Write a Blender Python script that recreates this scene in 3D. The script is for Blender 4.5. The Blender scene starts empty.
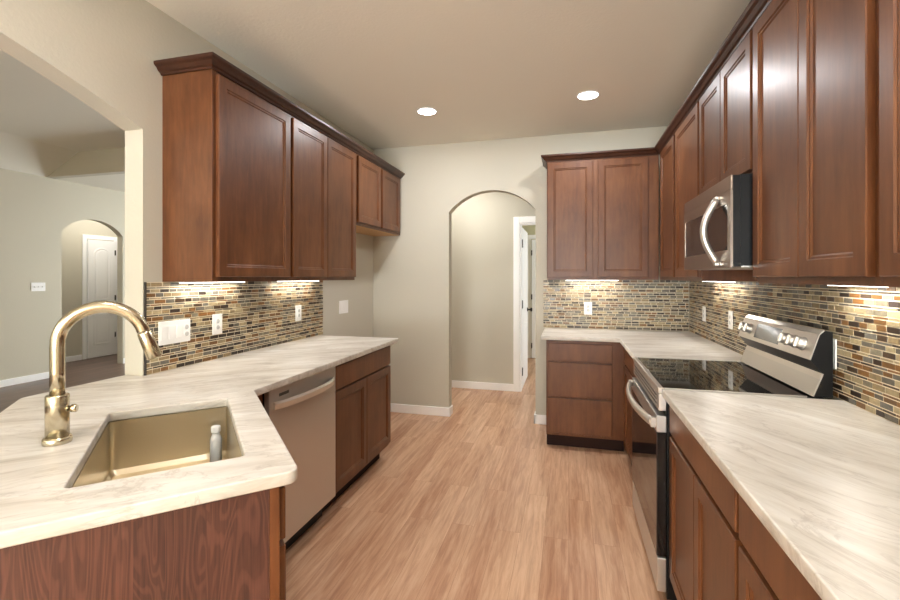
import bpy, bmesh, math, random
from mathutils import Vector, Matrix
random.seed(7)
PI = math.pi
C = bpy.context.scene.collection
SC = bpy.context.scene

# ------------------------------------------------------------------ camera, world, light, exposure
F_PX = 447.46
cam_data = bpy.data.cameras.new('camera')
cam_data.sensor_width = 36.0
cam_data.lens = F_PX / 900 * 36
cam_data.shift_y = -22.8 / 900
cam_data.clip_start = 0.02
cam = bpy.data.objects.new('camera', cam_data)
C.objects.link(cam)
cam.location = (0, 0, 1.385)
cam.rotation_euler = (PI / 2, 0, math.radians(14.85))
SC.camera = cam

SC.view_settings.view_transform = 'Standard'
SC.view_settings.look = 'None'
SC.view_settings.gamma = 1.0
SC.view_settings.use_curve_mapping = False
SC.view_settings.exposure = 0.44
SC.cycles.use_denoising = True
SC.cycles.max_bounces = 10
SC.cycles.diffuse_bounces = 6
SC.cycles.sample_clamp_indirect = 6.0
SC.cycles.caustics_reflective = False
SC.cycles.caustics_refractive = False

world = bpy.data.worlds.new('sky')
SC.world = world
world.use_nodes = True
bg = world.node_tree.nodes['Background']
bg.inputs[0].default_value = (0.86, 0.93, 1.0, 1)
bg.inputs[1].default_value = 0.4


def area(name, loc, rot, sx, sy, power, col=(1, 1, 1), spread=None):
    d = bpy.data.lights.new(name, 'AREA')
    d.shape = 'RECTANGLE'
    d.size, d.size_y = sx, sy
    d.energy = power
    d.color = col
    if spread:
        d.spread = spread
    o = bpy.data.objects.new(name, d)
    C.objects.link(o)
    o.location = loc
    o.rotation_euler = rot
    return o


# fill lights added for unseen rear and living room windows, ceilings and side rooms
DAY = (0.90, 0.96, 1.0)
area('rear_window_fill', (-0.45, -5.62, 1.45), (PI / 2, 0, 0), 2.3, 1.7, 35, DAY)  # added area light at an assumed, unseen kitchen window
area('rear_ceiling_fill', (-0.45, -5.4, 0.9), (math.radians(158), 0, 0), 2.3, 1.2, 640, DAY, math.radians(150))  # added up-light inside the room to brighten the kitchen ceiling
area('living_window_fill', (-4.6, -5.62, 1.5), (PI / 2, 0, 0), 3.2, 1.9, 25, (1.0, 0.965, 0.90))  # added area light at an assumed, unseen living room window
area('living_ceiling_fill', (-4.8, -5.4, 0.9), (math.radians(160), 0, 0), 3.2, 1.2, 330, (1.0, 0.965, 0.90), math.radians(116))  # added up-light that brightens the living room by way of its vault
area('hall_fill', (-4.3, 7.6, 1.6), (-PI / 2, 0, 0), 1.6, 1.6, 130, DAY)  # added fill for hall and living room end; no window stands here
area('hall_ceiling_fill', (-1.3, 4.85, 2.70), (0, 0, 0), 0.35, 0.35, 14, (1.0, 0.97, 0.93))  # added fill above the hall, no fixture, lifts the wall behind the arch
area('closet_fill', (-7.35, 5.7, 2.70), (0, 0, 0), 0.6, 1.6, 15, (1.0, 0.97, 0.93))  # added fill so the corridor behind the small arch is not dark
area('bedroom_fill', (2.5, 6.6, 1.6), (PI / 2, 0, PI / 2), 1.4, 1.4, 45, DAY)  # added area light for the bedroom; no window is built there


# ------------------------------------------------------------------ materials
def lin(c):
    c = c / 255.0
    return c / 12.92 if c <= 0.04045 else ((c + 0.055) / 1.055) ** 2.4


def rgb(r, g, b):
    return (lin(r), lin(g), lin(b), 1)


class NT:
    def __init__(s, name):
        s.m = bpy.data.materials.new(name)
        s.m.use_nodes = True
        s.t = s.m.node_tree
        s.b = s.t.nodes['Principled BSDF']

    def n(s, kind, **kw):
        nd = s.t.nodes.new(kind)
        for k, v in kw.items():
            if k in nd.inputs:
                nd.inputs[k].default_value = v
            else:
                setattr(nd, k, v)
        return nd

    def l(s, a, b):
        s.t.links.new(a, b)

    def coord(s, scale=(1, 1, 1), rot=(0, 0, 0), space='Object', loc=(0, 0, 0)):
        tc = s.n('ShaderNodeTexCoord')
        mp = s.n('ShaderNodeMapping')
        mp.inputs['Scale'].default_value = scale
        mp.inputs['Rotation'].default_value = rot
        mp.inputs['Location'].default_value = loc
        s.l(tc.outputs[space], mp.inputs[0])
        return mp.outputs[0]

    def noise(s, vec, scale, detail=4, rough=0.55, dist=0.0):
        nd = s.n('ShaderNodeTexNoise')
        nd.inputs['Scale'].default_value = scale
        nd.inputs['Detail'].default_value = detail
        nd.inputs['Roughness'].default_value = rough
        nd.inputs['Distortion'].default_value = dist
        s.l(vec, nd.inputs['Vector'])
        return nd.outputs['Fac']

    def ramp(s, fac, stops, interp='LINEAR'):
        r = s.n('ShaderNodeValToRGB')
        cr = r.color_ramp
        cr.interpolation = interp
        while len(cr.elements) < len(stops):
            cr.elements.new(0.5)
        for e, (p, c) in zip(cr.elements, stops):
            e.position = p
            e.color = c
        s.l(fac, r.inputs[0])
        return r.outputs[0]

    def mix(s, fac, a, b, mode='MIX'):
        m = s.n('ShaderNodeMix', data_type='RGBA', blend_type=mode)
        for i, v in ((0, fac), (6, a), (7, b)):
            if isinstance(v, (int, float, tuple)):
                m.inputs[i].default_value = v
            else:
                s.l(v, m.inputs[i])
        return m.outputs[2]

    def bump(s, h, strength, dist=0.002):
        b = s.n('ShaderNodeBump')
        b.inputs['Strength'].default_value = strength
        b.inputs['Distance'].default_value = dist
        s.l(h, b.inputs['Height'])
        s.l(b.outputs[0], s.b.inputs['Normal'])

    def set(s, **kw):
        for k, v in kw.items():
            s.b.inputs[k.replace('_', ' ')].default_value = v


def plain(name, col, rough=0.5, metal=0.0, **kw):
    t = NT(name)
    t.set(Base_Color=col, Roughness=rough, Metallic=metal, **kw)
    return t.m


def emit(name, col, strength):
    t = NT(name)
    t.set(Base_Color=(0.9, 0.9, 0.9, 1), Emission_Color=col, Emission_Strength=strength)
    return t.m


def paint(name, col, bump=0.25):
    t = NT(name)
    t.set(Roughness=0.75)
    v = t.coord(space='Object')
    n1 = t.noise(v, 60, 3)
    n2 = t.noise(v, 1.1, 3)
    t.l(t.mix(0.06, col, t.ramp(n2, [(0.3, (col[0] * .8, col[1] * .8, col[2] * .8, 1)), (0.7, col)])), t.b.inputs['Base Color'])
    t.bump(n1, bump, 0.004)
    return t.m


def wood(name, dark, mid, light, rough=0.42, coat=0.36):
    t = NT(name)
    t.set(Roughness=rough, Coat_Weight=coat, Coat_Roughness=0.31, Coat_IOR=1.4, Specular_IOR_Level=0.22)
    v = t.coord(scale=(1, 1, 0.10))
    oi = t.n('ShaderNodeObjectInfo')
    va = t.n('ShaderNodeVectorMath', operation='ADD')
    t.l(v, va.inputs[0])
    sc = t.n('ShaderNodeVectorMath', operation='SCALE')
    cmb = t.n('ShaderNodeCombineXYZ')
    for i in range(3):
        t.l(oi.outputs['Random'], cmb.inputs[i])
    t.l(cmb.outputs[0], sc.inputs[0])
    sc.inputs['Scale'].default_value = 17.0
    t.l(sc.outputs[0], va.inputs[1])
    g = t.noise(va.outputs[0], 42, 6, 0.65, 0.4)
    v2 = t.coord(scale=(1, 1, 0.45))
    blot = t.noise(v2, 7, 4, 0.6, 0.3)
    c1 = t.ramp(g, [(0.25, dark), (0.5, mid), (0.78, light)])
    c2 = t.ramp(blot, [(0.3, dark), (0.52, mid), (0.75, light)])
    c = t.mix(0.55, c1, c2)
    hsv = t.n('ShaderNodeHueSaturation')
    mr = t.n('ShaderNodeMapRange')
    mr.inputs[3].default_value, mr.inputs[4].default_value = 0.9, 1.12
    t.l(oi.outputs['Random'], mr.inputs[0])
    t.l(mr.outputs[0], hsv.inputs['Value'])
    t.l(c, hsv.inputs['Color'])
    t.l(hsv.outputs[0], t.b.inputs['Base Color'])
    t.bump(g, 0.04, 0.001)
    return t.m


def veneer(name):
    """walnut-look sheet veneer laid in vertical strips with cathedral figure; object x across, z up"""
    t = NT(name)
    t.set(Roughness=0.38, Coat_Weight=0.15, Coat_Roughness=0.25)
    tc = t.n('ShaderNodeTexCoord')
    sp = t.n('ShaderNodeSeparateXYZ')
    t.l(tc.outputs['Object'], sp.inputs[0])
    dv = t.n('ShaderNodeMath', operation='MULTIPLY')
    dv.inputs[1].default_value = 1 / 0.135
    t.l(sp.outputs[0], dv.inputs[0])
    fl = t.n('ShaderNodeMath', operation='FLOOR')
    t.l(dv.outputs[0], fl.inputs[0])
    wn = t.n('ShaderNodeTexWhiteNoise', noise_dimensions='1D')
    t.l(fl.outputs[0], wn.inputs['W'])
    off = t.n('ShaderNodeMath', operation='MULTIPLY')
    off.inputs[1].default_value = 9.0
    t.l(wn.outputs['Value'], off.inputs[0])
    zz = t.n('ShaderNodeMath', operation='MULTIPLY')
    zz.inputs[1].default_value = 0.16
    t.l(sp.outputs[2], zz.inputs[0])
    cb = t.n('ShaderNodeCombineXYZ')
    t.l(sp.outputs[0], cb.inputs[0])
    t.l(off.outputs[0], cb.inputs[1])
    t.l(zz.outputs[0], cb.inputs[2])
    nz = t.noise(cb.outputs[0], 10, 2, 0.5, 0.9)
    mul = t.n('ShaderNodeMath', operation='MULTIPLY')
    mul.inputs[1].default_value = 110.0
    t.l(nz, mul.inputs[0])
    sn = t.n('ShaderNodeMath', operation='SINE')
    t.l(mul.outputs[0], sn.inputs[0])
    rg = t.ramp(sn.outputs[0], [(0.0, rgb(62, 36, 31)), (0.5, rgb(86, 53, 46)), (1.0, rgb(95, 61, 52))])
    fine = t.noise(t.coord(scale=(1, 1, 0.03)), 190, 4, 0.6)
    fc = t.ramp(fine, [(0.35, rgb(62, 36, 31)), (0.65, rgb(106, 68, 58))])
    c = t.mix(0.42, rg, fc)
    tint = t.ramp(wn.outputs['Value'], [(0.0, (0.82, 0.80, 0.80, 1)), (1.0, (1.12, 1.06, 1.0, 1))])
    t.l(t.mix(1.0, c, tint, 'MULTIPLY'), t.b.inputs['Base Color'])
    return t.m


def planks(name, cols, length=1.22, width=0.127, rough=0.36, grain=0.58):
    t = NT(name)
    t.set(Roughness=rough, Coat_Weight=0.12, Coat_Roughness=0.22)
    v = t.coord(rot=(0, 0, PI / 2))
    br = t.n('ShaderNodeTexBrick', offset=0.37, offset_frequency=2)
    br.inputs['Color1'].default_value = (0, 0, 0, 1)
    br.inputs['Color2'].default_value = (1, 1, 1, 1)
    br.inputs['Mortar'].default_value = (0.3, 0.3, 0.3, 1)
    br.inputs['Scale'].default_value = 1.0
    br.inputs['Mortar Size'].default_value = 0.0006
    br.inputs['Brick Width'].default_value = length
    br.inputs['Row Height'].default_value = width
    t.l(v, br.inputs['Vector'])
    sc = t.n('ShaderNodeVectorMath', operation='SCALE')
    sc.inputs['Scale'].default_value = 6.0
    t.l(br.outputs['Color'], sc.inputs[0])
    ad = t.n('ShaderNodeVectorMath', operation='ADD')
    t.l(t.coord(scale=(1, 0.07, 1)), ad.inputs[0])
    t.l(sc.outputs[0], ad.inputs[1])
    g = t.noise(ad.outputs[0], 48, 7, 0.68, 0.5)
    g2 = t.noise(ad.outputs[0], 9, 3, 0.5, 0.2)
    base = t.ramp(br.outputs['Color'], [(0.0, cols[0]), (0.5, cols[1]), (1.0, cols[2])])
    gr = t.ramp(g, [(0.36, cols[3]), (0.5, cols[1]), (0.62, cols[2])])
    gr2 = t.ramp(g2, [(0.38, cols[3]), (0.62, cols[2])])
    c = t.mix(grain, base, gr)
    c = t.mix(0.3, c, gr2)
    t.l(t.mix(br.outputs['Fac'], c, cols[3]), t.b.inputs['Base Color'])
    t.bump(g, 0.05, 0.001)
    return t.m


def stone(name, ang, k=1.0):
    """cream quartzite with drifting beige and grey streaks"""
    t = NT(name)
    t.set(Roughness=0.33, Specular_IOR_Level=0.42)
    v0 = t.coord(rot=(0, 0, -ang), scale=(1, 1, 1))
    warp = t.n('ShaderNodeTexNoise')
    warp.inputs['Scale'].default_value = 1.6
    warp.inputs['Detail'].default_value = 2
    t.l(v0, warp.inputs['Vector'])
    ws = t.n('ShaderNodeVectorMath', operation='SCALE')
    ws.inputs['Scale'].default_value = 0.22
    t.l(warp.outputs['Color'], ws.inputs[0])
    ad = t.n('ShaderNodeVectorMath', operation='ADD')
    t.l(v0, ad.inputs[0])
    t.l(ws.outputs[0], ad.inputs[1])
    mp = t.n('ShaderNodeMapping')
    mp.inputs['Scale'].default_value = (0.16, 1, 1)
    t.l(ad.outputs[0], mp.inputs[0])
    a = t.noise(mp.outputs[0], 9, 5, 0.6, 0.3)
    b = t.noise(mp.outputs[0], 26, 6, 0.65, 0.5)
    ca = t.ramp(a, [(0.30, rgb(168, 157, 143)), (0.42, rgb(192, 184, 172)), (0.55, rgb(214, 208, 199)), (0.70, rgb(230, 228, 224))])
    cb_ = t.ramp(b, [(0.30, rgb(146, 136, 124)), (0.42, rgb(193, 185, 173)), (0.58, rgb(224, 220, 213))])
    c = t.mix(0.42, ca, cb_)
    c = t.mix(1.0 - k, c, rgb(224, 219, 208))
    mp2 = t.n('ShaderNodeMapping')
    mp2.inputs['Scale'].default_value = (0.28, 1, 1)
    mp2.inputs['Rotation'].default_value = (0, 0, 0.25)
    t.l(ad.outputs[0], mp2.inputs[0])
    vein = t.noise(mp2.outputs[0], 5.5, 8, 0.62, 0.8)
    vm = t.ramp(vein, [(0.485, (0, 0, 0, 1)), (0.5, (1, 1, 1, 1)), (0.515, (0, 0, 0, 1))])
    vk = t.n('ShaderNodeMath', operation='MULTIPLY')
    vk.inputs[1].default_value = 0.33
    t.l(vm, vk.inputs[0])
    t.l(t.mix(vk.outputs[0], c, rgb(146, 132, 118)), t.b.inputs['Base Color'])
    return t.m


def tile_mat(name):
    t = NT(name)
    geo = t.n('ShaderNodeNewGeometry')
    r = geo.outputs['Random Per Island']
    stops = [(0.0, (50, 37, 27)), (0.13, (116, 82, 44)), (0.23, (102, 96, 86)), (0.34, (150, 131, 98)), (0.45, (178, 162, 128)),
             (0.54, (128, 120, 102)), (0.65, (74, 57, 41)), (0.76, (132, 92, 48)), (0.84, (160, 144, 112)), (0.92, (108, 104, 96))]
    c = t.ramp(r, [(p, rgb(*k)) for p, k in stops], 'CONSTANT')
    n = t.noise(t.coord(), 55, 5, 0.6)
    c2 = t.mix(0.55, c, t.ramp(n, [(0.3, (0.45, 0.45, 0.45, 1)), (0.7, (1.35, 1.3, 1.2, 1))]), 'MULTIPLY')
    t.l(c2, t.b.inputs['Base Color'])
    rr = t.n('ShaderNodeMath', operation='MULTIPLY')
    rr.inputs[1].default_value = 7.31
    t.l(r, rr.inputs[0])
    fr = t.n('ShaderNodeMath', operation='FRACT')
    t.l(rr.outputs[0], fr.inputs[0])
    rm = t.n('ShaderNodeMapRange')
    rm.inputs[3].default_value, rm.inputs[4].default_value = 0.28, 0.55
    t.l(fr.outputs[0], rm.inputs[0])
    t.l(rm.outputs[0], t.b.inputs['Roughness'])
    return t.m


def brushed(name, col, rough=0.3, scale=(1, 1, 60), amt=0.08, metal=1.0):
    t = NT(name)
    t.set(Base_Color=col, Metallic=metal)
    n = t.noise(t.coord(scale=scale), 8, 3)
    mr = t.n('ShaderNodeMapRange')
    mr.inputs[3].default_value, mr.inputs[4].default_value = rough - amt, rough + amt
    t.l(n, mr.inputs[0])
    t.l(mr.outputs[0], t.b.inputs['Roughness'])
    return t.m


M = {}
M['wall'] = paint('wall_paint', rgb(193, 188, 173))
M['living_wall'] = paint('living_wall_paint', rgb(199, 193, 175))
M['room_wall'] = paint('bedroom_wall_paint', rgb(196, 192, 160))
M['ceiling'] = paint('ceiling_paint', rgb(230, 226, 212), 0.35)
M['white'] = plain('white_trim', rgb(247, 247, 246), 0.4)
M['white_plastic'] = plain('white_plastic', rgb(244, 243, 240), 0.35)
M['grey_plastic'] = plain('grey_plastic', rgb(196, 196, 194), 0.4)
M['dark_slot'] = plain('dark_slot', rgb(60, 60, 60), 0.5)
M['wood'] = wood('cherry_wood', rgb(72, 39, 20), rgb(99, 59, 33), rgb(124, 80, 49))
M['wood_dark'] = wood('dark_wood', rgb(46, 24, 14), rgb(60, 33, 20), rgb(76, 44, 28))
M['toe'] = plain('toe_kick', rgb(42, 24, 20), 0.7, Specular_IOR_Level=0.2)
M['cab_under'] = plain('maple_underside', rgb(200, 160, 110), 0.5)
M['veneer'] = veneer('walnut_veneer')
M['floor'] = planks('oak_planks', [rgb(178, 128, 96), rgb(199, 154, 120), rgb(222, 186, 155), rgb(152, 102, 74)])
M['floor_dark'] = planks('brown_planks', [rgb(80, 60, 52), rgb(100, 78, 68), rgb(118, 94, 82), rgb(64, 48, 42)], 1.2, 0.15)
M['stone_l'] = stone('quartzite_left', math.radians(38))
M['stone_r'] = stone('quartzite_right', math.radians(128), 0.78)
M['stone_b'] = stone('quartzite_corner', math.radians(12))
M['tile'] = tile_mat('mosaic_tile')
M['grout'] = plain('grout', rgb(234, 223, 198), 0.8)
M['edge_metal'] = plain('dark_edge_trim', rgb(82, 78, 76), 0.35, 0.8)
M['steel'] = brushed('brushed_steel', rgb(206, 203, 198), 0.34, amt=0.03, metal=0.85)
M['steel_h'] = plain('brushed_steel_sink', rgb(210, 198, 174), 0.3, 0.95)  # warm tint in the base colour imitates golden reflections in the bowl
M['steel_mw'] = brushed('brushed_steel_microwave', rgb(160, 148, 138), 0.3, (60, 60, 1), 0.03)  # base colour darkened to imitate brown cabinets reflected in the front
M['bright_steel'] = plain('bright_steel', rgb(216, 211, 204), 0.3, 0.8)
M['gold'] = brushed('champagne_bronze', rgb(206, 196, 172), 0.2, (1, 1, 30), 0.05)
M['black'] = plain('black_enamel', rgb(15, 15, 16), 0.35, Specular_IOR_Level=0.3)
M['black_glass'] = plain('black_glass', rgb(10, 10, 11), 0.04, 0.0, Specular_IOR_Level=0.8)
M['mw_glass'] = plain('microwave_window', rgb(40, 32, 28), 0.08, 0.0, Specular_IOR_Level=0.7)
M['display'] = plain('display_glass', rgb(120, 126, 134), 0.12, 0.3)
M['mark_grey'] = plain('badge_grey', rgb(92, 88, 84), 0.4, 0.6)
M['hinge'] = plain('dark_hinge', rgb(48, 44, 42), 0.4, 0.8)
M['led'] = emit('led_diffuser', (1.0, 0.94, 0.84, 1), 4.5)
M['lamp'] = emit('lamp_lens', (1.0, 0.95, 0.86, 1), 14.0)
t_ = NT('clear_plastic')
t_.set(Base_Color=(0.95, 0.95, 0.93, 1), Roughness=0.12, Transmission_Weight=0.25, IOR=1.4)
M['clear'] = t_.m


# ------------------------------------------------------------------ mesh helpers
class MB:
    def __init__(s):
        s.bm = bmesh.new()

    def box(s, x0, x1, y0, y1, z0, z1, bev=0.0, seg=2):
        x0, x1 = min(x0, x1), max(x0, x1)
        y0, y1 = min(y0, y1), max(y0, y1)
        z0, z1 = min(z0, z1), max(z0, z1)
        r = bmesh.ops.create_cube(s.bm, size=1.0)
        vs = r['verts']
        for v in vs:
            v.co = Vector(((x0 + x1) / 2 + v.co.x * (x1 - x0), (y0 + y1) / 2 + v.co.y * (y1 - y0), (z0 + z1) / 2 + v.co.z * (z1 - z0)))
        if bev > 0:
            es = list({e for v in vs for e in v.link_edges})
            bmesh.ops.bevel(s.bm, geom=es, offset=bev, segments=seg, affect='EDGES', profile=0.5)
        return s

    def prism(s, pts, d0, d1, axis='x'):
        """polygon in the plane normal to axis, extruded from d0 to d1. pts: x->(y,z)  y->(x,z)  z->(x,y)"""
        def P(p, d):
            return {'x': (d, p[0], p[1]), 'y': (p[0], d, p[1]), 'z': (p[0], p[1], d)}[axis]
        a = [s.bm.verts.new(P(p, d0)) for p in pts]
        b = [s.bm.verts.new(P(p, d1)) for p in pts]
        n = len(pts)
        fs = [s.bm.faces.new(a), s.bm.faces.new(list(reversed(b)))]
        for i in range(n):
            j = (i + 1) % n
            fs.append(s.bm.faces.new((a[j], a[i], b[i], b[j])))
        bmesh.ops.recalc_face_normals(s.bm, faces=fs)
        return s

    def tube(s, path, r, seg=16, caps=True):
        """round tube along a 3-D path; r a number or list"""
        path = [Vector(p) for p in path]
        n = len(path)
        rs = r if isinstance(r, (list, tuple)) else [r] * n
        rings = []
        up = None
        for i, p in enumerate(path):
            t = (path[min(i + 1, n - 1)] - path[max(i - 1, 0)]).normalized()
            if up is None:
                up = Vector((0, 0, 1)) if abs(t.z) < 0.9 else Vector((1, 0, 0))
            u = (up - t * up.dot(t)).normalized()
            up = u
            w = t.cross(u)
            rings.append([s.bm.verts.new(p + (u * math.cos(2 * PI * k / seg) + w * math.sin(2 * PI * k / seg)) * rs[i]) for k in range(seg)])
        fs = []
        for a, b in zip(rings, rings[1:]):
            for k in range(seg):
                f = s.bm.faces.new((a[k], a[(k + 1) % seg], b[(k + 1) % seg], b[k]))
                f.smooth = True
                fs.append(f)
        if caps:
            fs.append(s.bm.faces.new(list(reversed(rings[0]))))
            fs.append(s.bm.faces.new(rings[-1]))
        bmesh.ops.recalc_face_normals(s.bm, faces=fs)
        return s

    def lathe(s, prof, seg=28, center=(0, 0, 0), axis='z'):
        """prof: list of (radius, height)"""
        cx, cy, cz = center
        rings = []
        for r, h in prof:
            ring = []
            for k in range(seg):
                a = 2 * PI * k / seg
                p = (r * math.cos(a), r * math.sin(a), h)
                if axis == 'x':
                    p = (h, p[0], p[1])
                elif axis == 'y':
                    p = (p[0], h, p[1])
                ring.append(s.bm.verts.new((p[0] + cx, p[1] + cy, p[2] + cz)))
            rings.append(ring)
        fs = []
        for a, b in zip(rings, rings[1:]):
            for k in range(seg):
                f = s.bm.faces.new((a[k], a[(k + 1) % seg], b[(k + 1) % seg], b[k]))
                f.smooth = True
                fs.append(f)
        fs.append(s.bm.faces.new(list(reversed(rings[0]))))
        fs.append(s.bm.faces.new(rings[-1]))
        bmesh.ops.recalc_face_normals(s.bm, faces=fs)
        return s

    def loops(s, rings, close_first=False, close_last=True, smooth=False):
        """bridge closed rings of equal vertex count"""
        R = [[s.bm.verts.new(p) for p in ring] for ring in rings]
        n = len(R[0])
        fs = []
        for a, b in zip(R, R[1:]):
            for k in range(n):
                f = s.bm.faces.new((a[k], a[(k + 1) % n], b[(k + 1) % n], b[k]))
                f.smooth = smooth
                fs.append(f)
        if close_first:
            fs.append(s.bm.faces.new(list(reversed(R[0]))))
        if close_last:
            fs.append(s.bm.faces.new(R[-1]))
        return s

    def build(s, name, mat, parent=None, fix=False):
        if fix:
            bmesh.ops.recalc_face_normals(s.bm, faces=s.bm.faces[:])
        me = bpy.data.meshes.new(name)
        s.bm.to_mesh(me)
        s.bm.free()
        me.materials.append(mat)
        o = bpy.data.objects.new(name, me)
        C.objects.link(o)
        if parent is not None:
            o.parent = parent
        return o


def box(name, mat, parent, *a, bev=0.0):
    return MB().box(*a, bev=bev).build(name, mat, parent)


def tag(o, label, cat, group=None):
    o['label'] = label
    o['category'] = cat
    if group:
        o['group'] = group
    return o


def thing(name, label, cat, loc=(0, 0, 0), rz=0.0, group=None):
    o = bpy.data.objects.new(name, None)
    o.empty_display_size = 0.1
    C.objects.link(o)
    o.location = loc
    o.rotation_euler = (0, 0, rz)
    return tag(o, label, cat, group)


def struct(o):
    o['kind'] = 'structure'
    return o


def copy_tree(o, parent=None):
    c = o.copy()
    C.objects.link(c)
    if parent is not None:
        c.parent = parent
    for ch in list(o.children):
        copy_tree(ch, c)
    return c


# ------------------------------------------------------------------ key dimensions (metres; camera stands at x=0 y=0)
YB, ZC, XL, XR = 4.30, 2.716, -1.966, 1.02
WT = 0.110                       # wall thickness
XLB = XL - WT                    # living side of the left wall
FAR = -6.9                       # living room far wall
HALL_Y = 5.45
YR = -5.5                        # rear wall
ZT, TH = 0.914, 0.032            # worktop top, thickness


def arc(x0, x1, z, rise, n=24):
    """segmental arch from (x0,z) to (x1,z)"""
    w = abs(x1 - x0) / 2
    R = (w * w + rise * rise) / (2 * rise)
    cx = (x0 + x1) / 2
    cz = z + rise - R
    a0 = math.asin(w / R)
    sgn = 1 if x1 > x0 else -1
    return [(cx + sgn * R * math.sin(-a0 + 2 * a0 * i / n), cz + R * math.cos(-a0 + 2 * a0 * i / n)) for i in range(n + 1)]


# ------------------------------------------------------------------ setting: floors, walls, ceilings
struct(box('floor', M['floor'], None, XLB, XR + 0.12, YR, 9.2, -0.1, 0))
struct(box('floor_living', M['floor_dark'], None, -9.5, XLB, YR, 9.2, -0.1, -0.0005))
struct(box('ceiling', M['ceiling'], None, XL, XR, YR, YB, ZC, ZC + 0.1))
struct(box('ceiling_hall', M['ceiling'], None, XLB, XR + 1.8, YB + WT, 9.2, ZC + 0.03, ZC + 0.13))

# left wall: solid by the cabinets, wide segmental arch over the sink end
o0, o1 = 1.690, -1.724
pts = [(YB + WT, 0), (YB + WT, 3.3), (YR, 3.3), (YR, 0), (o1, 0)] + arc(o1, o0, 2.092, 0.31) + [(o0, 0)]
struct(MB().prism(pts, XLB, XL, 'x').build('wall_left', M['wall'], None))
# back wall with the arched passage
ax0, ax1 = -1.152, -0.303
pts = [(XL, 0), (XL, 3.3), (XR, 3.3), (XR, 0), (ax1, 0)] + arc(ax1, ax0, 2.03, 0.2) + [(ax0, 0)]
struct(MB().prism(pts, YB, YB + WT, 'y').build('wall_back', M['wall'], None))
struct(box('wall_right', M['wall'], None, XR, XR + 0.12, YR, YB + WT, 0, 3.3))


def wall_rear():
    mb = MB()
    y0, y1 = YR - 0.12, YR
    for x0, x1, z0, z1 in [(-9.0, -6.2, 0, 3.3), (-3.0, -1.6, 0, 3.3), (0.7, 1.2, 0, 3.3), (-6.2, -3.0, 0, 0.5), (-6.2, -3.0, 2.45, 3.3), (-1.6, 0.7, 0, 0.6), (-1.6, 0.7, 2.3, 3.3)]:
        mb.box(x0, x1, y0, y1, z0, z1)
    return struct(mb.build('wall_rear', M['living_wall'], None))


wall_rear()


def window(name, x0, x1, z0, z1):
    mb = MB()
    y0, y1 = YR - 0.09, YR - 0.04
    for a, b, c, d in [(x0, x0 + 0.05, z0, z1), (x1 - 0.05, x1, z0, z1), (x0, x1, z0, z0 + 0.05), (x0, x1, z1 - 0.05, z1)]:
        mb.box(a, b, y0, y1, c, d)
    n = 2
    for i in range(1, n + 1):
        xm = x0 + (x1 - x0) * i / (n + 1)
        mb.box(xm - 0.025, xm + 0.025, y0, y1, z0, z1)
    return struct(mb.build(name, M['white'], None))


window('window_1', -1.6, 0.7, 0.6, 2.3)  # unseen window, added as an opening for the kitchen fill light
window('window_2', -6.2, -3.0, 0.5, 2.45)  # unseen window, added as an opening for the living room fill light

# living room: far wall with its own small arch, vaulted ceiling, hall behind
fy0, fy1 = 4.69, 5.58
pts = [(YR, 0), (YR, 3.2), (9.2, 3.2), (9.2, 0), (fy1, 0)] + arc(fy1, fy0, 2.04, 0.21) + [(fy0, 0)]
struct(MB().prism(pts, FAR - WT, FAR, 'x').build('wall_living', M['living_wall'], None))
struct(box('wall_closet', M['living_wall'], None, -8.0, -7.9, 3.9, 9.2, 0, 2.76))
struct(box('ceiling_closet', M['ceiling'], None, -8.0, FAR - WT, 3.9, 9.2, 2.74, 2.84))
YG = 4.50
struct(MB().prism([(FAR, 2.755), (-6.314, 3.06), (XLB, 3.06), (XLB, 3.16), (-6.36, 3.16), (FAR, 2.88)], YR, YG, 'y').build('ceiling_vault', M['ceiling'], None))
struct(MB().prism([(FAR, 2.75), (-6.314, 3.06), (XLB, 3.06), (XLB, 2.75)], YG, YG + 0.1, 'y').build('wall_gable', M['living_wall'], None))
struct(box('ceiling_low', M['ceiling'], None, FAR, XLB, YG + 0.1, 9.2, 2.75, 2.85))
# hall beyond the kitchen arch
dx0, dx1, dz = -0.572, 0.19, 2.04
pts = [(-3.4, 0), (-3.4, 2.85), (XR + 1.8, 2.85), (XR + 1.8, 0), (dx1, 0), (dx1, dz), (dx0, dz), (dx0, 0)]
struct(MB().prism(pts, HALL_Y, HALL_Y + WT, 'y').build('wall_hall', M['wall'], None))
struct(box('wall_hall_right', M['wall'], None, XR + 0.12, XR + 0.2, YB + WT, HALL_Y, 0, 2.85))
FY = 7.77
struct(box('wall_bedroom', M['room_wall'], None, -1.4, XR + 1.8, FY, FY + 0.1, 0, 2.85))
struct(box('wall_bedroom_left', M['room_wall'], None, -1.5, -1.4, HALL_Y + WT, FY + 0.1, 0, 2.85))
struct(box('floor_bedroom', M['floor'], None, XR + 0.12, XR + 1.8, YB + WT, 9.2, -0.1, 0))
struct(box('wall_end', M['living_wall'], None, -9.0, -3.4, 9.1, 9.2, 0, 2.85))


# ------------------------------------------------------------------ baseboards, door casings, doors
def baseboard(name, x0, x1, y0, y1, h=0.088):
    return struct(box(name, M['white'], None, x0, x1, y0, y1, 0, h, bev=0.004))


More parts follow.
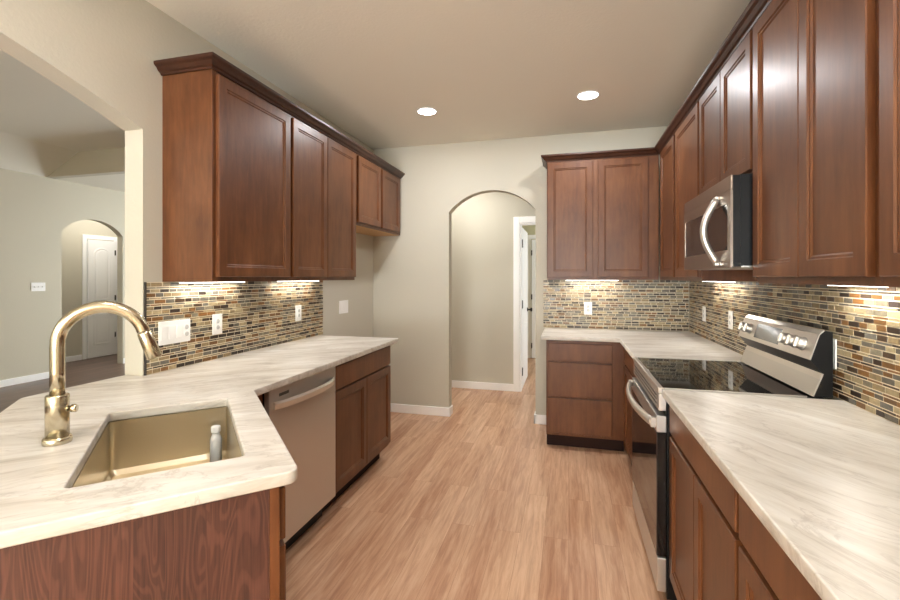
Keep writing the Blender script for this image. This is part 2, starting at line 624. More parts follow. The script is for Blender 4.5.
BT = 0.014
baseboard('baseboard_back', XL, ax0 + BT, YB - BT, YB)
baseboard('baseboard_arch_left', ax0, ax0 + BT, YB, YB + WT)
baseboard('baseboard_arch_right', ax1 - BT, ax1, YB - BT, YB + WT)
baseboard('baseboard_back_right', ax1 - BT, -0.165, YB - BT, YB)
baseboard('baseboard_hall', -3.4, dx0 - 0.075, HALL_Y - BT, HALL_Y)
baseboard('baseboard_bedroom', -1.4, -0.70, FY - BT, FY)
baseboard('baseboard_living', FAR, FAR + BT, YR, fy0)
baseboard('baseboard_living_far', FAR, FAR + BT, fy1, 9.1)
baseboard('baseboard_closet', -7.9, -7.9 + BT, 3.9, 5.67)
baseboard('baseboard_closet_far', -7.9, -7.9 + BT, 6.29, 9.1)


def casing(name, u0, u1, z, w, at, facing):
    """door surround: u along wall; facing 'y' (at = wall y, faces -y) or 'x' (at = wall x, faces +x)"""
    mb = MB()
    for a, b, c, d in [(u0 - w, u0, 0, z + w), (u1, u1 + w, 0, z + w), (u0, u1, z, z + w)]:
        if facing == 'y':
            mb.box(a, b, at - 0.018, at, c, d, bev=0.004)
        else:
            mb.box(at, at + 0.018, a, b, c, d, bev=0.004)
    return struct(mb.build(name, M['white'], None))


casing('trim_1', dx0, dx1, dz, 0.075, HALL_Y, 'y')
casing('trim_2', -0.62, 0.14, 2.04, 0.07, FY, 'y')
casing('trim_3', 5.745, 6.215, 2.04, 0.065, -7.9, 'x')
struct(MB().box(dx0, dx0 + 0.018, HALL_Y, HALL_Y + WT, 0, dz).box(dx1 - 0.018, dx1, HALL_Y, HALL_Y + WT, 0, dz).box(dx0 + 0.018, dx1 - 0.018, HALL_Y, HALL_Y + WT, dz - 0.018, dz).build('trim_4', M['white'], None))


def door_leaf(name, w, h, loc, rz, knob_right=True):
    """moulded two-panel door with an arched top panel. local: x across, front faces -y, 35 mm thick"""
    d = bpy.data.objects.new(name, None)
    C.objects.link(d)
    d.location, d.rotation_euler = loc, (0, 0, rz)
    struct(d)
    s = 0.10 if w > 0.6 else 0.085
    for nm, y0, sg in (('door_leaf', 0.0, 1),):
        mb = MB().box(0, w, 0, 0.035, 0.008, h, bev=0.002)
        lf = mb.build('door_leaf', M['white'], d)
    for face, yf in ((-1, 0.0), (1, 0.035)):
        for (z0, z1, arched) in ((0.22, 0.80, False), (0.98, h - 0.13, True)):
            x0, x1 = s, w - s

            def ring(ins, y):
                a, b, lo = x0 + ins, x1 - ins, z0 + ins
                if arched:
                    top = arc(b, a, z1 - 0.09 - ins * 0.6, 0.09 - ins * 0.3, 14)
                else:
                    top = [(b, z1 - ins), (a, z1 - ins)]
                return [(p[0], y, p[1]) for p in [(a, lo), (b, lo)] + top]
            mb = MB()
            mb.loops([ring(0, yf), ring(0.008, yf + face * 0.006), ring(0.02, yf + face * 0.006), ring(0.035, yf + face * 0.001), ring(0.06, yf + face * 0.007)])
            mb.build('door_panel', M['white'], d, fix=True)
    return d


dr = door_leaf('door_1', 0.73, 2.0, (dx0 + 0.02, HALL_Y + WT + 0.005, 0), PI / 2)
# leaf opened 90 degrees into the room; local x runs along +y, its face (local -y) looks to +x
MB().lathe([(0.026, 0.0), (0.026, -0.008), (0.011, -0.012), (0.011, -0.04), (0.026, -0.045), (0.026, -0.065), (0.012, -0.07)], 18, (0.665, 0, 0.94), 'y').build('door_handle', M['hinge'], dr, fix=True)
for z in (0.22, 1.05, 1.80):
    box('hinge', M['hinge'], dr, -0.012, 0.008, -0.008, 0.012, z - 0.05, z + 0.05)
dr2 = door_leaf('door_2', 0.745, 2.025, (-0.612, FY - 0.04, 0), 0)
for z in (0.22, 1.05, 1.80):
    box('hinge', M['hinge'], dr2, -0.006, 0.012, -0.008, 0.004, z - 0.045, z + 0.045)
dr3 = door_leaf('door_3', 0.46, 2.025, (-7.855, 5.75, 0), PI / 2)
for z in (0.36, 1.02, 1.82):
    box('hinge', M['hinge'], dr3, 0.452, 0.47, -0.01, 0.004, z - 0.045, z + 0.045)


# ------------------------------------------------------------------ cabinets
def door_mesh(w, h, fw=0.050, t=0.02):
    """recessed-panel door; lower left back corner at the origin, faces -y"""
    def ring(ins, y):
        return [(ins, y, ins), (w - ins, y, ins), (w - ins, y, h - ins), (ins, y, h - ins)]
    mb = MB()
    mb.loops([ring(0, 0), ring(0, -t + 0.003), ring(0.003, -t), ring(fw, -t), ring(fw + 0.004, -t + 0.005), ring(fw + 0.010, -t + 0.005), ring(fw + 0.015, -t + 0.010)], close_first=True)
    return mb


def add_door(par, x0, x1, z0, z1, y=0.0, mat='wood', name='door', fw=0.050):
    o = door_mesh(x1 - x0, z1 - z0, fw).build(name, M[mat], par, fix=True)
    o.location = (x0, y, z0)
    return o


def add_drawer(par, x0, x1, z0, z1, y=0.0, mat='wood'):
    mb = MB().box(0, x1 - x0, -0.02, 0, 0, z1 - z0, bev=0.004)
    o = mb.build('drawer_front', M[mat], par)
    o.location = (x0, y, z0)
    return o


def cabinet(name, label, cat, loc, rz, w, d, z0, z1, doors=(), drawers=(), toe=False, group=None, mat='wood', under=False, open_top=False):
    """local: x across the front, front frame at y=0 facing -y, body to +y. doors/drawers: (x0,x1,z0,z1)"""
    t = thing(name, label, cat, loc, rz, group)
    mb = MB()
    zb = z0
    if toe:
        zb = 0.11
    if open_top:                       # leaves the bowl of a sink free
        p = 0.018
        mb.box(0, p, 0.0, d, zb, z1).box(w - p, w, 0.0, d, zb, z1).box(p, w - p, d - p, d, zb, z1).box(p, w - p, 0.0, d - p, zb, zb + p)
        mb.box(p, w - p, 0.0, 0.02, z1 - 0.03, z1).box(p, w - p, 0.0, 0.02, zb + p, zb + p + 0.02)
    else:
        mb.box(0, w, 0, d, zb, z1, bev=0.0015)
    mb.build('carcass', M[mat], t)
    if toe:
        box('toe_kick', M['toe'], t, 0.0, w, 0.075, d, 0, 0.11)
    if under:
        box('underside', M['cab_under'], t, 0.012, w - 0.012, 0.02, d - 0.01, z0 - 0.004, z0)
    for a in doors:
        add_door(t, *a, mat=mat)
    for a in drawers:
        add_drawer(t, *a, mat=mat)
    return t


XUF = -1.665            # left upper frame face (door face 20 mm proud)
UD = XUF - XL - 0.001
ZB, ZTOP = 1.362, 2.40
D0, D1 = 1.386, 2.374
RL, RR = PI / 2, -PI / 2


def left_upper(label, y0, y1, doors, zb=ZB, d0=D0, under=False):
    return cabinet('wall_cabinet', label, 'cabinet', (XUF, y0, 0), RL, y1 - y0, UD, zb, ZTOP, [(a - y0, b - y0, d0, D1) for a, b in doors], under=under)


left_upper('single-door brown wall cabinet at the near end of the left run, its side panel showing', 1.795, 2.412, [(1.818, 2.400)])
left_upper('tall two-door brown wall cabinet in the middle of the left run', 2.414, 3.284, [(2.428, 2.834), (2.838, 3.272)])
left_upper('short two-door brown wall cabinet over the empty refrigerator space', 3.286, YB - 0.004, [(3.322, 3.765), (3.805, 4.235)], 1.812, 1.835, True)

XURF = 0.722            # right upper frame face, door face at 0.702
RUD = XR - XURF - 0.001


def right_upper(label, y0, y1, doors, zb=ZB, d0=D0):
    return cabinet('wall_cabinet', label, 'cabinet', (XURF, y1, 0), RR, y1 - y0, RUD, zb, ZTOP, [(y1 - b, y1 - a, d0, D1) for a, b in doors])


right_upper('narrow brown wall cabinet on the right wall, against the back corner', 3.375, 3.975, [(3.41, 3.868)])
right_upper('brown single-door wall cabinet on the right wall, just beyond the microwave', 2.782, 3.373, [(2.796, 3.352)])
right_upper('short two-door brown wall cabinet above the microwave', 2.026, 2.780, [(2.408, 2.768), (2.040, 2.404)], 1.80, 1.818)
right_upper('tall glossy two-door wall cabinet right of the microwave', 1.296, 2.024, [(1.654, 2.016), (1.318, 1.650)])
right_upper('wall cabinet at the right edge of the picture, cut off by it', 0.40, 1.294, [(0.85, 1.272), (0.42, 0.845)])

YUF = 4.0               # back upper frame face, door face at 3.98
cabinet('wall_cabinet', 'two-door brown wall cabinet on the back wall beside the arched passage', 'cabinet', (-0.184, YUF, 0), 0, XR - 0.002 + 0.184 - 0.30, YB - YUF - 0.001, ZB, ZTOP,
        [(0.008, 0.384, D0, D1), (0.424, 0.818, D0, D1)])


# crown mouldings: profile (outward, z) swept along a path with mitred corners
def sweep(name, path, label, z=2.391):
    prof = [(0.0, 0.0), (0.008, 0.0), (0.012, 0.009), (0.022, 0.014), (0.033, 0.029), (0.044, 0.036), (0.048, 0.042), (0.048, 0.054), (0.0, 0.054)]
    P = [Vector(p) for p in path]
    rings = []
    for i, p in enumerate(P):
        def nrm(a, b):
            d = (b - a).normalized()
            return Vector((d.y, -d.x))       # right-hand side of travel
        if i == 0:
            m = nrm(P[0], P[1])
        elif i == len(P) - 1:
            m = nrm(P[-2], P[-1])
        else:
            a, b = nrm(P[i - 1], P[i]), nrm(P[i], P[i + 1])
            m = (a + b) / (1 + a.dot(b))
        rings.append([(p.x + m.x * u, p.y + m.y * u, z + h) for u, h in prof])
    mb = MB().loops(rings, close_first=True, close_last=True)
    o = mb.build(name, M['wood_dark'], None, fix=True)
    return tag(o, label, 'moulding')


sweep('crown_molding', [(XL + 0.001, 1.794), (XUF, 1.794), (XUF, YB - 0.001)], 'dark crown moulding along the top of the left wall cabinets')
sweep('crown_molding', [(-0.185, YB - 0.001), (-0.185, YUF), (XURF, YUF), (XURF, 0.40)], 'dark crown moulding around the back and right wall cabinets')

# base cabinets, left run
XLF = -1.325            # frame face; fronts 20 mm proud
LD = XLF - XL - 0.001
CH = ZT - TH - 0.002    # carcass height
cabinet('base_cabinet', 'brown base cabinet at the far end of the left run, beyond the dishwasher', 'cabinet', (XLF, 2.332, 0), RL, 0.843, LD, 0.11, CH,
        [(0.008, 0.4195, 0.135, 0.715), (0.4235, 0.835, 0.135, 0.715)], [(0.008, 0.835, 0.728, 0.866)], toe=True)
cabinet('cabinet_filler', 'narrow reddish filler panel between sink counter and dishwasher', 'panel', (XLF, 1.672, 0), RL, 0.05, 0.25, 0.11, CH, toe=True)

# sink base: stands diagonally, front faces the range, end panel faces the camera
S2 = math.sqrt(0.5)


def ab(a, b, z=0.0):
    """diagonal frame: a = x+y, b = y-x"""
    return ((a - b) / 2, (a + b) / 2, z)


def abxy(a, b):
    p = ab(a, b)
    return (p[0], p[1])


SB0, SA1 = 1.645, 0.265          # end panel plane (b) and front frame plane (a)
SW = (2.86 - SB0) * S2
SD = (SA1 + 0.60) * S2
sb = cabinet('sink_cabinet', 'diagonal sink base cabinet with walnut-grain end panel at bottom left', 'cabinet', ab(SA1, SB0), math.radians(135), SW, SD, 0.11, CH,
             [(0.010, SW / 2 - 0.002, 0.135, 0.715), (SW / 2 + 0.002, SW - 0.06, 0.135, 0.715)], [(0.012, SW - 0.06, 0.73, 0.86)], toe=True, open_top=True)
# end panel lies in the plane x=0 of the cabinet, facing local -x
ep = MB().box(0, SD - 0.022, -0.006, 0, 0, CH).build('end_panel', M['veneer'], sb)
ep.rotation_euler = (0, 0, PI / 2)
ep.location = (-0.006, 0.022, 0)
ep['label'] = 'walnut-grain veneer end panel'
box('stile', M['wood'], sb, -0.008, 0.0, -0.002, 0.021, 0.0, CH, bev=0.001)

# base cabinets, right run and back corner
XRF = 0.425
RD = XR - XRF - 0.001


def right_base(label, y0, y1, doors, drawers):
    return cabinet('base_cabinet', label, 'cabinet', (XRF, y1, 0), RR, y1 - y0, RD, 0.11, CH,
                   [(y1 - b, y1 - a, 0.135, 0.722) for a, b in doors], [(y1 - b, y1 - a, 0.740, 0.868) for a, b in drawers], toe=True)


right_base('brown two-door base cabinet with wide drawer, next to the near side of the range', 1.264, 2.046, [(1.661, 2.036), (1.274, 1.657)], [(1.274, 2.036)])
right_base('brown base cabinet nearest the camera under the right counter, cut off by the frame', 0.47, 1.262, [(0.868, 1.252), (0.48, 0.864)], [(0.48, 1.252)])
cabinet('base_cabinet', 'narrow brown base cabinet in the corner on the far side of the range', 'cabinet', (XRF, 3.70, 0), RR, 3.70 - 2.826, RD, 0.11, CH,
        [(0.10, 0.86, 0.135, 0.722)], [(0.10, 0.86, 0.740, 0.868)], toe=True, mat='wood')
YBF = 3.715
cabinet('drawer_cabinet', 'three-drawer reddish base cabinet on the back wall beside the passage', 'cabinet', (-0.176, YBF, 0), 0, XRF - 0.001 + 0.176, YB - YBF - 0.001, 0.11, CH,
        [], [(0.014, 0.505, 0.716, 0.856), (0.014, 0.505, 0.428, 0.702), (0.014, 0.505, 0.135, 0.414)], toe=True)


# ------------------------------------------------------------------ worktops
def worktop(name, label, outline, mat, hole=None, bev=0.004):
    cu = bpy.data.curves.new(name, 'CURVE')
    cu.dimensions = '2D'
    cu.fill_mode = 'BOTH'
    cu.extrude = TH / 2 - bev
    cu.bevel_depth = bev
    cu.bevel_resolution = 2
    cu.offset = -bev
    for pts in [outline] + ([hole] if hole else []):
        sp = cu.splines.new('POLY')
        sp.points.add(len(pts) - 1)
        for q, p in zip(sp.points, pts):
            q.co = (p[0], p[1], 0, 1)
        sp.use_cyclic_u = True
    tmp = bpy.data.objects.new('tmp', cu)
    C.objects.link(tmp)
    dg = bpy.context.evaluated_depsgraph_get()
    me = bpy.data.meshes.new_from_object(tmp.evaluated_get(dg))
    bpy.data.objects.remove(tmp)
    me.name = name
    me.materials.clear()
    me.materials.append(M[mat])
    o = bpy.data.objects.new(name, me)
    C.objects.link(o)
    o.location = (0, 0, ZT - TH / 2)
    return tag(o, label, 'countertop')


def round_poly(pts, radii, n=6):
    out = []
    N = len(pts)
    for i, p in enumerate(pts):
        r = radii[i] if isinstance(radii, (list, tuple)) else radii
        if r <= 0:
            out.append(tuple(p))
            continue
        p = Vector(p)
        a = (Vector(pts[i - 1]) - p).normalized()
        b = (Vector(pts[(i + 1) % N]) - p).normalized()
        half = math.acos(max(-1, min(1, a.dot(b)))) / 2
        L = r / math.tan(half)
        c = p + (a + b).normalized() * (r / math.sin(half))
        s0 = p + a * L - c
        s1 = p + b * L - c
        a0 = math.atan2(s0.y, s0.x)
        a1 = math.atan2(s1.y, s1.x)
        d = (a1 - a0 + PI) % (2 * PI) - PI
        for k in range(n + 1):
            t = a0 + d * k / n
            out.append((c.x + r * math.cos(t), c.y + r * math.sin(t)))
    return out


SK = dict(a0=-0.345, a1=0.177, b0=1.830, b1=2.746)
XLC = -1.27
YLE = 3.245
p_in = (XLC, 0.328 - XLC)                   # inner corner where diagonal meets the straight run
outl = [(XLC, YLE), p_in, abxy(0.328, 1.600), abxy(-0.81, 1.600), abxy(-0.81, 3.325), (-2.068, 1.688), (XL + 0.0005, 1.688), (XL + 0.0005, YLE)]
outl = round_poly(outl, [0.01, 0, 0.03, 0.03, 0.04, 0, 0, 0])
skr = lambda z, ins=0.0, r=0.014: [(x, y, z) for x, y in round_poly([abxy(SK['a0'] + ins, SK['b0'] + ins), abxy(SK['a1'] - ins, SK['b0'] + ins), abxy(SK['a1'] - ins, SK['b1'] - ins), abxy(SK['a0'] + ins, SK['b1'] - ins)], r)]
worktop('worktop', 'cream streaked stone worktop with the sink, running along the left wall', outl, 'stone_l', [p[:2] for p in skr(0)])

XRC = 0.380
worktop('worktop', 'cream streaked stone worktop right of the range, nearest the camera', round_poly([(XRC, 2.044), (XRC, 0.15), (XR - 0.0005, 0.15), (XR - 0.0005, 2.044)], [0.004, 0.004, 0, 0]), 'stone_r')
YBC = 3.668
worktop('worktop', 'cream L-shaped stone worktop in the back right corner beyond the range',
        [(-0.215, YBC), (XRC, YBC), (XRC, 2.822), (XR - 0.0005, 2.822), (XR - 0.0005, YB - 0.0005), (-0.215, YB - 0.0005)], 'stone_b')

# ------------------------------------------------------------------ mosaic backsplashes
TALL, THIN, GAP = 0.0188, 0.0068, 0.0036


def splash(label, length, z0, z1, loc, rz, trim=None):
    """local: x along the wall, face toward -y"""
    t = thing('mosaic_backsplash', label, 'backsplash', loc, rz)
    box('grout_bed', M['grout'], t, 0, length, -0.006, -0.0005, 0, z1 - z0)
    bm = bmesh.new()

    def q(x0, x1, za, zb, y):
        yb = -0.0055
        e = 0.0007
        A = [bm.verts.new(p) for p in [(x0, yb, za), (x1, yb, za), (x1, yb, zb), (x0, yb, zb)]]
        B = [bm.verts.new(p) for p in [(x0 + e, y, za + e), (x1 - e, y, za + e), (x1 - e, y, zb - e), (x0 + e, y, zb - e)]]
        bm.faces.new(B)
        for i in range(4):
            j = (i + 1) % 4
            bm.faces.new((A[i], A[j], B[j], B[i]))
    z = GAP / 2
    k = 0
    while z < z1 - z0 - 0.003:
        h = (TALL, THIN, TALL, TALL * 0.82, THIN)[k % 5]
        ze = min(z + h, z1 - z0 - 0.001)
        x = -random.random() * 0.06
        while x < length:
            w = random.choice((0.042, 0.050, 0.060, 0.060)) if h > 0.01 else random.choice((0.06, 0.075))
            a, b = max(x, 0.0005), min(x + w, length - 0.0005)
            if b - a > 0.004:
                q(a, b, z, ze, -0.0083 + random.random() * 0.0009)
            x += w + GAP
        z += h + GAP
        k += 1
    bmesh.ops.recalc_face_normals(bm, faces=bm.faces[:])
    me = bpy.data.meshes.new('tiles')
    bm.to_mesh(me)
    bm.free()
    me.materials.append(M['tile'])
    o = bpy.data.objects.new('tiles', me)
    C.objects.link(o)
    o.parent = t
    if trim == 'start':
        box('edge_trim', M['edge_metal'], t, -0.007, 0, -0.009, -0.0005, 0, z1 - z0)
    return t


splash('brown and cream mosaic tile backsplash on the left wall', 3.30 - 1.702, ZT + 0.0005, ZB - 0.001, (XL, 1.702, ZT + 0.0005), RL, 'start')
splash('brown and cream mosaic tile backsplash on the back wall', XR - 0.01 + 0.230, ZT + 0.0005, ZB - 0.001, (-0.230, YB, ZT + 0.0005), 0)
splash('brown and cream mosaic tile backsplash on the right wall behind the range', YB - 0.012 - 0.15, ZT + 0.0005, ZB - 0.001, (XR, YB - 0.012, ZT + 0.0005), RR)

# ------------------------------------------------------------------ sink, faucet, bottle
sk = thing('kitchen_sink', 'undermount stainless steel single-bowl sink set diagonally in the left worktop', 'sink', ab(-0.084, 2.292, 0.68))
zr = ZT - TH - 0.001
O = Vector(sk.location)


def loc_ring(r):
    return [tuple(Vector(p) - O) for p in r]


rings = [skr(zr, -0.05, 0.03), skr(zr, 0.000), skr(0.712, 0.004), skr(0.695, 0.018), skr(0.69, 0.05, 0.03)]
mb = MB()
mb.loops([loc_ring(r) for r in rings], close_last=True)
mb.build('bowl', M['steel_h'], sk)
MB().lathe([(0.052, 0.0105), (0.052, 0.0125), (0.042, 0.0135), (0.036, 0.0108), (0.010, 0.0108)], 28).build('drain', M['bright_steel'], sk, fix=True)

fa = thing('faucet', 'champagne gold gooseneck faucet behind the sink', 'faucet', ab(-0.462, 2.352, ZT), PI / 4)
# local +x points across the sink (world 1,1)
MB().lathe([(0.033, 0.0), (0.034, 0.004), (0.034, 0.014), (0.031, 0.018), (0.0275, 0.019)], 32).build('base_ring', M['gold'], fa)
MB().lathe([(0.0275, 0.019), (0.0275, 0.134), (0.026, 0.137), (0.0195, 0.138)], 32).build('body', M['gold'], fa)
path = [(0, 0, 0.136), (0, 0, 0.20), (0, 0, 0.27)]
R = 0.103
for i in range(1, 22):
    a = PI - (PI - 0.27) * i / 21
    path.append((R + R * math.cos(a), 0, 0.280 + R * math.sin(a)))
last = Vector(path[-1])
tdir = (Vector(path[-1]) - Vector(path[-2])).normalized()
path.append(tuple(last + tdir * 0.004))
MB().tube(path, 0.0178, 20).build('spout', M['gold'], fa)
p0 = last + tdir * 0.005
hd = [tuple(p0 + tdir * d) for d in (0, 0.004, 0.082, 0.086)]
MB().tube(hd, [0.0178, 0.0195, 0.0215, 0.0195], 20).build('spray_head', M['gold'], fa)
hnd = MB().tube([(0.018, -0.004, 0.095), (0.031, -0.007, 0.095), (0.033, -0.0075, 0.095), (0.043, -0.010, 0.095), (0.046, -0.0105, 0.095)], [0.008, 0.008, 0.0115, 0.012, 0.010], 8)
hnd.build('handle', M['gold'], fa)

bt = thing('bottle', 'small clear plastic bottle standing in the sink corner', 'bottle', ab(0.118, 2.668, 0.695))
MB().lathe([(0.018, 0.0), (0.020, 0.003), (0.020, 0.085), (0.0165, 0.097), (0.0135, 0.102), (0.0135, 0.112)], 20).build('bottle_body', M['clear'], bt)
MB().lathe([(0.016, 0.1125), (0.0165, 0.115), (0.0165, 0.130), (0.015, 0.133)], 20).build('cap', M['white_plastic'], bt)

# ------------------------------------------------------------------ dishwasher
dw = thing('dishwasher', 'stainless steel dishwasher under the left worktop', 'dishwasher', (XLF, 1.726, 0), RL)
W = 0.602
box('tub', M['black'], dw, 0.002, W - 0.002, 0.0, 0.57, 0.10, CH - 0.004)
box('door_panel', M['steel'], dw, 0.004, W - 0.004, -0.028, -0.001, 0.125, 0.874, bev=0.004)
box('toe_kick', M['black'], dw, 0.004, W - 0.004, 0.06, 0.09, 0.0, 0.10)
hp = []
for i in range(17):
    s = i / 16
    hp.append((0.030 + (W - 0.07) * s, -0.036 - 0.040 * math.sin(PI * s) ** 0.6, 0.800))
mb = MB()
rings = []
for x, y, z in hp:
    rings.append([(x, y - 0.002, z - 0.017), (x, y + 0.008, z - 0.017), (x, y + 0.006, z + 0.017), (x, y - 0.001, z + 0.017), (x, y - 0.006, z + 0.008)])
mb.loops(rings, close_first=True)
h = mb.build('handle', M['bright_steel'], dw, fix=True)
box('badge', M['mark_grey'], dw, 0.075, 0.15, -0.0295, -0.028, 0.832, 0.846, bev=0.0004)

# ------------------------------------------------------------------ range
RY0, RY1 = 2.052, 2.814
rg = thing('range', 'stainless and black freestanding electric range in the right counter', 'stove', (0.400, RY1, 0), RR)
# local: x from far (0) to near (W) side, front at y=0 facing -y (towards the room), back at +y
W = RY1 - RY0
BD = 0.988 - 0.400
box('body', M['black'], rg, 0, W, 0.0, BD, 0.03, 0.900)
for x in (0.03, W - 0.06):
    for y in (0.03, BD - 0.06):
        box('foot', M['black'], rg, x, x + 0.03, y, y + 0.03, 0, 0.03)
box('cooktop', M['black_glass'], rg, 0.006, W - 0.006, -0.012, BD - 0.085, 0.901, 0.917, bev=0.002)
MB().box(0, W, -0.034, -0.013, 0.893, 0.919, bev=0.004).box(0, 0.0055, -0.013, BD - 0.085, 0.901, 0.919, bev=0.001).box(W - 0.0055, W, -0.013, BD - 0.085, 0.901, 0.919, bev=0.001).build('cooktop_rim', M['bright_steel'], rg)
MB().box(0.004, W - 0.004, -0.032, -0.001, 0.820, 0.892, bev=0.003).build('vent_band', M['steel'], rg)
for z in (0.838, 0.856, 0.874):
    box('vent_slot', M['dark_slot'], rg, 0.05, W - 0.05, -0.0335, -0.0315, z, z + 0.005)
od = MB().box(0.004, W - 0.004, -0.040, -0.001, 0.205, 0.726, bev=0.003).build('oven_door', M['black_glass'], rg)
MB().box(0.004, W - 0.004, -0.040, -0.001, 0.728, 0.800, bev=0.003).build('door_rail', M['steel'], od)
hp = []
for i in range(21):
    s = i / 20
    hp.append((0.02 + (W - 0.04) * s, -0.052 - 0.042 * math.sin(PI * s) ** 0.8, 0.766))
mb = MB()
rings = []
for x, y, z in hp:
    rings.append([(x, y + 0.013 * math.cos(a), z + 0.020 * math.sin(a)) for a in [2 * PI * k / 12 for k in range(12)]])
mb.loops(rings, close_first=True, smooth=True)
mb.build('handle', M['bright_steel'], od, fix=True)
for x in (0.008, W - 0.034):
    box('handle_mount', M['bright_steel'], od, x, x + 0.026, -0.062, -0.040, 0.746, 0.786, bev=0.003)
box('storage_drawer', M['steel'], rg, 0.004, W - 0.004, -0.038, -0.001, 0.055, 0.198, bev=0.004)
# backguard: black box behind, slanted steel control face, recess, steel skirt
yb = lambda X: X - 0.400
prof = [(yb(0.925), 0.918), (yb(0.950), 0.985), (yb(0.958), 1.008), (yb(0.946), 1.020), (yb(0.915), 1.060), (yb(0.945), 1.160), (yb(0.962), 1.176), (BD, 1.172), (BD, 0.918)]
MB().prism(prof, 0.0, W, 'x').build('backguard', M['black'], rg)


def skin(pa, pb, x0, x1, th, name, mat, par):
    (y0, z0), (y1, z1) = pa, pb
    d = Vector((y1 - y0, z1 - z0)).normalized()
    n = Vector((-d.y, d.x))
    if n.x > 0:
        n = -n
    q = [(y0, z0), (y1, z1), (y1 + n.x * th, z1 + n.y * th), (y0 + n.x * th, z0 + n.y * th)]
    return MB().prism(q, x0, x1, 'x').build(name, mat, par), d, n


cp, cd, cn = skin(prof[4], prof[5], 0.0, W, 0.004, 'control_panel', M['bright_steel'], rg)
skin(prof[5], prof[6], 0.0, W, 0.004, 'top_trim', M['bright_steel'], rg)
skin(prof[0], prof[1], 0.0, W, 0.005, 'lower_skirt', M['steel'], rg)
skin(prof[1], prof[2], 0.0, W, 0.005, 'skirt_lip', M['bright_steel'], rg)


def on_panel(s, off):
    """point on the control face: s 0..1 up the slope, off = mm outwards"""
    y = prof[4][0] + (prof[5][0] - prof[4][0]) * s + cn.x * off
    z = prof[4][1] + (prof[5][1] - prof[4][1]) * s + cn.y * off
    return y, z


y0, z0 = on_panel(0.18, 0.004)
y1, z1 = on_panel(0.88, 0.004)
skin((y0, z0), (y1, z1), 0.20, 0.47, 0.0015, 'display', M['display'], rg)
for xk in (0.055, 0.125, 0.535, 0.605, 0.675):
    y, z = on_panel(0.52, 0.004)
    ang = math.atan2(cn.y, -cn.x)
    k = MB().lathe([(0.028, 0), (0.028, 0.004), (0.024, 0.007), (0.0235, 0.024), (0.021, 0.027)], 24)
    k.box(-0.004, 0.004, -0.019, 0.019, 0.026, 0.032, bev=0.001)
    ko = k.build('knob', M['bright_steel'], rg, fix=True)
    ko.location = (xk, y, z)
    ko.rotation_euler = (PI / 2 - ang, 0, 0)

# ------------------------------------------------------------------ microwave
MX0, MY0, MY1 = 0.630, 2.030, 2.776
mw = thing('microwave', 'over-the-range stainless microwave with bowed handle', 'microwave', (MX0 + 0.035, MY1, 1.425), RR)
W = MY1 - MY0
H = 1.798 - 1.425
MDp = XR - MX0 - 0.035 - 0.002
box('case', M['black'], mw, 0, W, 0, MDp, 0.006, H)
box('bottom_plate', M['steel'], mw, 0.004, W - 0.004, 0.004, MDp - 0.01, 0.0, 0.006)
box('vent_grille', M['steel_mw'], mw, 0, W, -0.034, -0.026, H - 0.058, H, bev=0.002)
box('case_front', M['black'], mw, 0.002, W - 0.002, -0.026, 0, 0.004, H - 0.002)
dm = MB()
x0, x1, z0, z1 = 0.022, W - 0.035, 0.072, 0.262
y0, y1 = -0.036, -0.0265
dm.box(0, x0, y0, y1, 0, H - 0.06).box(x1, W, y0, y1, 0, H - 0.06).box(x0, x1, y0, y1, 0, z0).box(x0, x1, y0, y1, z1, H - 0.06)
dmo = dm.build('door', M['steel_mw'], mw)
box('window', M['mw_glass'], dmo, x0, x1, y0 + 0.002, y1, z0, z1)
hp = []
for i in range(21):
    s = i / 20
    hp.append((0.595, -0.042 - 0.052 * math.sin(PI * s), 0.022 + 0.275 * s))
mb = MB()
mb.tube(hp, [0.0145] * 21, 14)
mb.box(0.583, 0.607, -0.052, -0.036, 0.010, 0.034, bev=0.002).box(0.583, 0.607, -0.052, -0.036, 0.285, 0.309, bev=0.002)
mb.build('handle', M['bright_steel'], dmo)

# ------------------------------------------------------------------ outlets and switches
def plate(name, label, cat, loc, rz, w, h, kind, group=None):
    """local: centred on the plate, face toward -y"""
    t = thing(name, label, cat, loc, rz, group)
    MB().box(-w / 2, w / 2, -0.006, 0, -h / 2, h / 2, bev=0.002).build('cover_plate', M['white_plastic'], t)
    for i, k in enumerate(kind):
        x = (i - (len(kind) - 1) / 2) * 0.046
        if k == 's':
            MB().box(x - 0.0165, x + 0.0165, -0.009, -0.006, -0.033, 0.033, bev=0.001).build('rocker', M['white_plastic'], t)
        elif k == 't':
            MB().box(x - 0.005, x + 0.005, -0.016, -0.006, -0.010, 0.010, bev=0.001).build('toggle', M['white_plastic'], t)
        else:
            r = MB().box(x - 0.0165, x + 0.0165, -0.008, -0.006, -0.033, 0.033, bev=0.001).build('receptacle', M['white_plastic'], t)
            for z in (-0.018, 0.018):
                MB().lathe([(0.0125, -0.0079), (0.0125, -0.0086), (0.009, -0.0088)], 16, (x, 0, z), 'y').build('socket', M['grey_plastic'], r, fix=True)
    return t


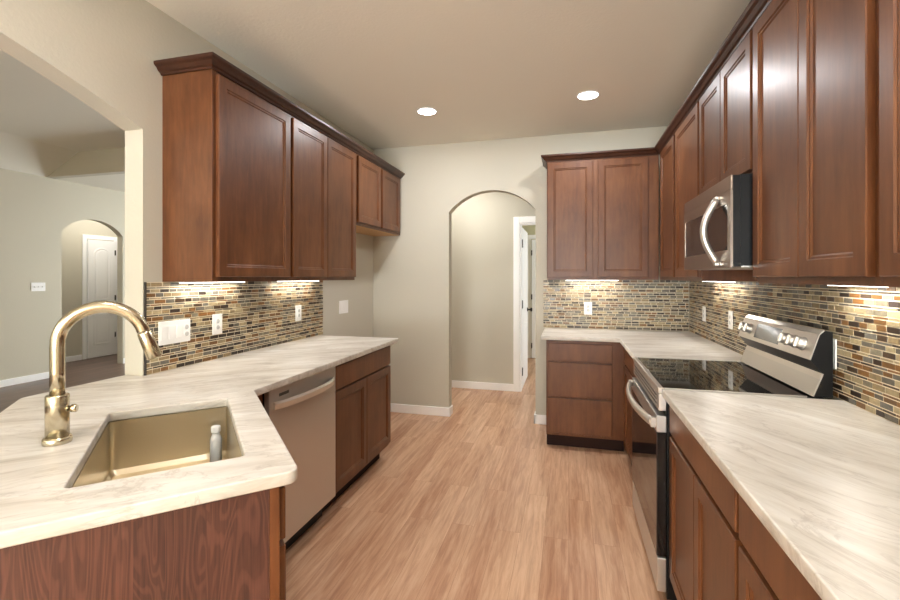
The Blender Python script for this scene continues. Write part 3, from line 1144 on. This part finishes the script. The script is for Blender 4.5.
TS = 0.0095
plate('light_switch', 'wide white four-gang switch plate on the left backsplash near the faucet', 'switch', (XL + TS, 1.858, 1.105), RL, 0.190, 0.118, 'ssso')
plate('wall_outlet', 'white outlet right of the four-gang plate on the left backsplash', 'outlet', (XL + TS, 2.145, 1.115), RL, 0.072, 0.116, 'o')
plate('wall_outlet', 'white outlet near the far end of the left backsplash', 'outlet', (XL + TS, 2.945, 1.117), RL, 0.072, 0.116, 'o')
plate('light_switch', 'white two-gang switch plate on the bare wall of the refrigerator space', 'switch', (XL + 0.0005, 3.66, 1.117), RL, 0.160, 0.116, 'ss')
plate('wall_outlet', 'white outlet on the back wall backsplash', 'outlet', (0.172, YB - TS, 1.10), 0, 0.072, 0.116, 'o')
plate('wall_outlet', 'white outlet on the right backsplash, closest to the back corner', 'outlet', (XR - TS, 3.83, 1.104), RR, 0.072, 0.116, 'o')
plate('wall_outlet', 'white outlet on the right backsplash just beyond the far end of the range', 'outlet', (XR - TS, 3.245, 1.11), RR, 0.072, 0.116, 'o')
plate('wall_outlet', 'white outlet on the right backsplash half hidden by the near side of the range back', 'outlet', (XR - TS, 2.106, 1.085), RR, 0.072, 0.116, 'o')
plate('light_switch', 'white three-gang switch plate on the living room wall', 'switch', (FAR + 0.0005, 4.40, 1.255), RL, 0.165, 0.116, 'ttt')


# ------------------------------------------------------------------ under-cabinet lights
def led(label, loc, rz, length, power):
    t = thing('led_light_bar', label, 'light', loc, rz, None)
    box('housing', M['white_plastic'], t, 0, length, 0, 0.03, -0.004, 0)
    box('diffuser', M['led'], t, 0.006, length - 0.006, 0.003, 0.027, -0.0080, -0.0040)
    d = bpy.data.lights.new('led_glow', 'AREA')
    d.shape = 'RECTANGLE'
    d.size, d.size_y = length - 0.02, 0.02
    d.energy = power
    d.color = (1.0, 0.95, 0.86)
    lo = bpy.data.objects.new('led_glow', d)
    C.objects.link(lo)
    lo.parent = t
    lo.location = (length / 2, 0.015, -0.0095)
    return t


LZ = ZB - 0.0005
LP = 1.15
led('glowing bar light under the single-door left wall cabinet', (-1.885, 1.84, LZ), RL, 0.46, LP)
led('glowing bar light under the tall two-door left wall cabinet', (-1.885, 2.63, LZ), RL, 0.50, LP)
led('glowing bar light under the back wall cabinet', (-0.03, 4.19, LZ), 0, 0.46, LP)
led('glowing bar light under the wall cabinet beyond the microwave', (0.93, 3.60, LZ), RR, 0.60, LP)
led('glowing bar light under the wall cabinet right of the microwave', (0.93, 1.98, LZ), RR, 0.30, LP)


# ------------------------------------------------------------------ recessed ceiling lights
def downlight():
    t = thing('recessed_light', '', 'light', (0, 0, ZC))
    MB().lathe([(0.082, -0.0005), (0.082, -0.003), (0.078, -0.007), (0.071, -0.006), (0.071, -0.0005)], 36).build('trim_ring', M['white_plastic'], t, fix=True)
    MB().lathe([(0.0705, -0.0010), (0.0705, -0.0062), (0.03, -0.0066)], 36).build('lens', M['lamp'], t, fix=True)
    d = bpy.data.lights.new('lamp_glow', 'AREA')
    d.shape = 'DISK'
    d.size = 0.12
    d.energy = 10
    d.color = (0.98, 0.98, 1.0)
    lo = bpy.data.objects.new('lamp_glow', d)
    C.objects.link(lo)
    lo.parent = t
    lo.location = (0, 0, -0.010)
    return t


dl = downlight()
for i, (x, y, lab) in enumerate([(-1.097, 3.418, 'round recessed ceiling light on the left, nearer the left cabinets'),
                                 (0.137, 3.418, 'round recessed ceiling light on the right, above the back counter'),
                                 (-1.0, 0.8, 'recessed ceiling light over the sink, outside the frame'),
                                 (0.137, 0.45, 'recessed ceiling light above the camera, outside the frame'),
                                 (-0.48, -2.6, 'recessed ceiling light behind the camera, outside the frame')]):
    o = dl if i == 0 else copy_tree(dl)
    o.location = (x, y, ZC)
    o['label'] = lab
    o['group'] = 'recessed ceiling lights'
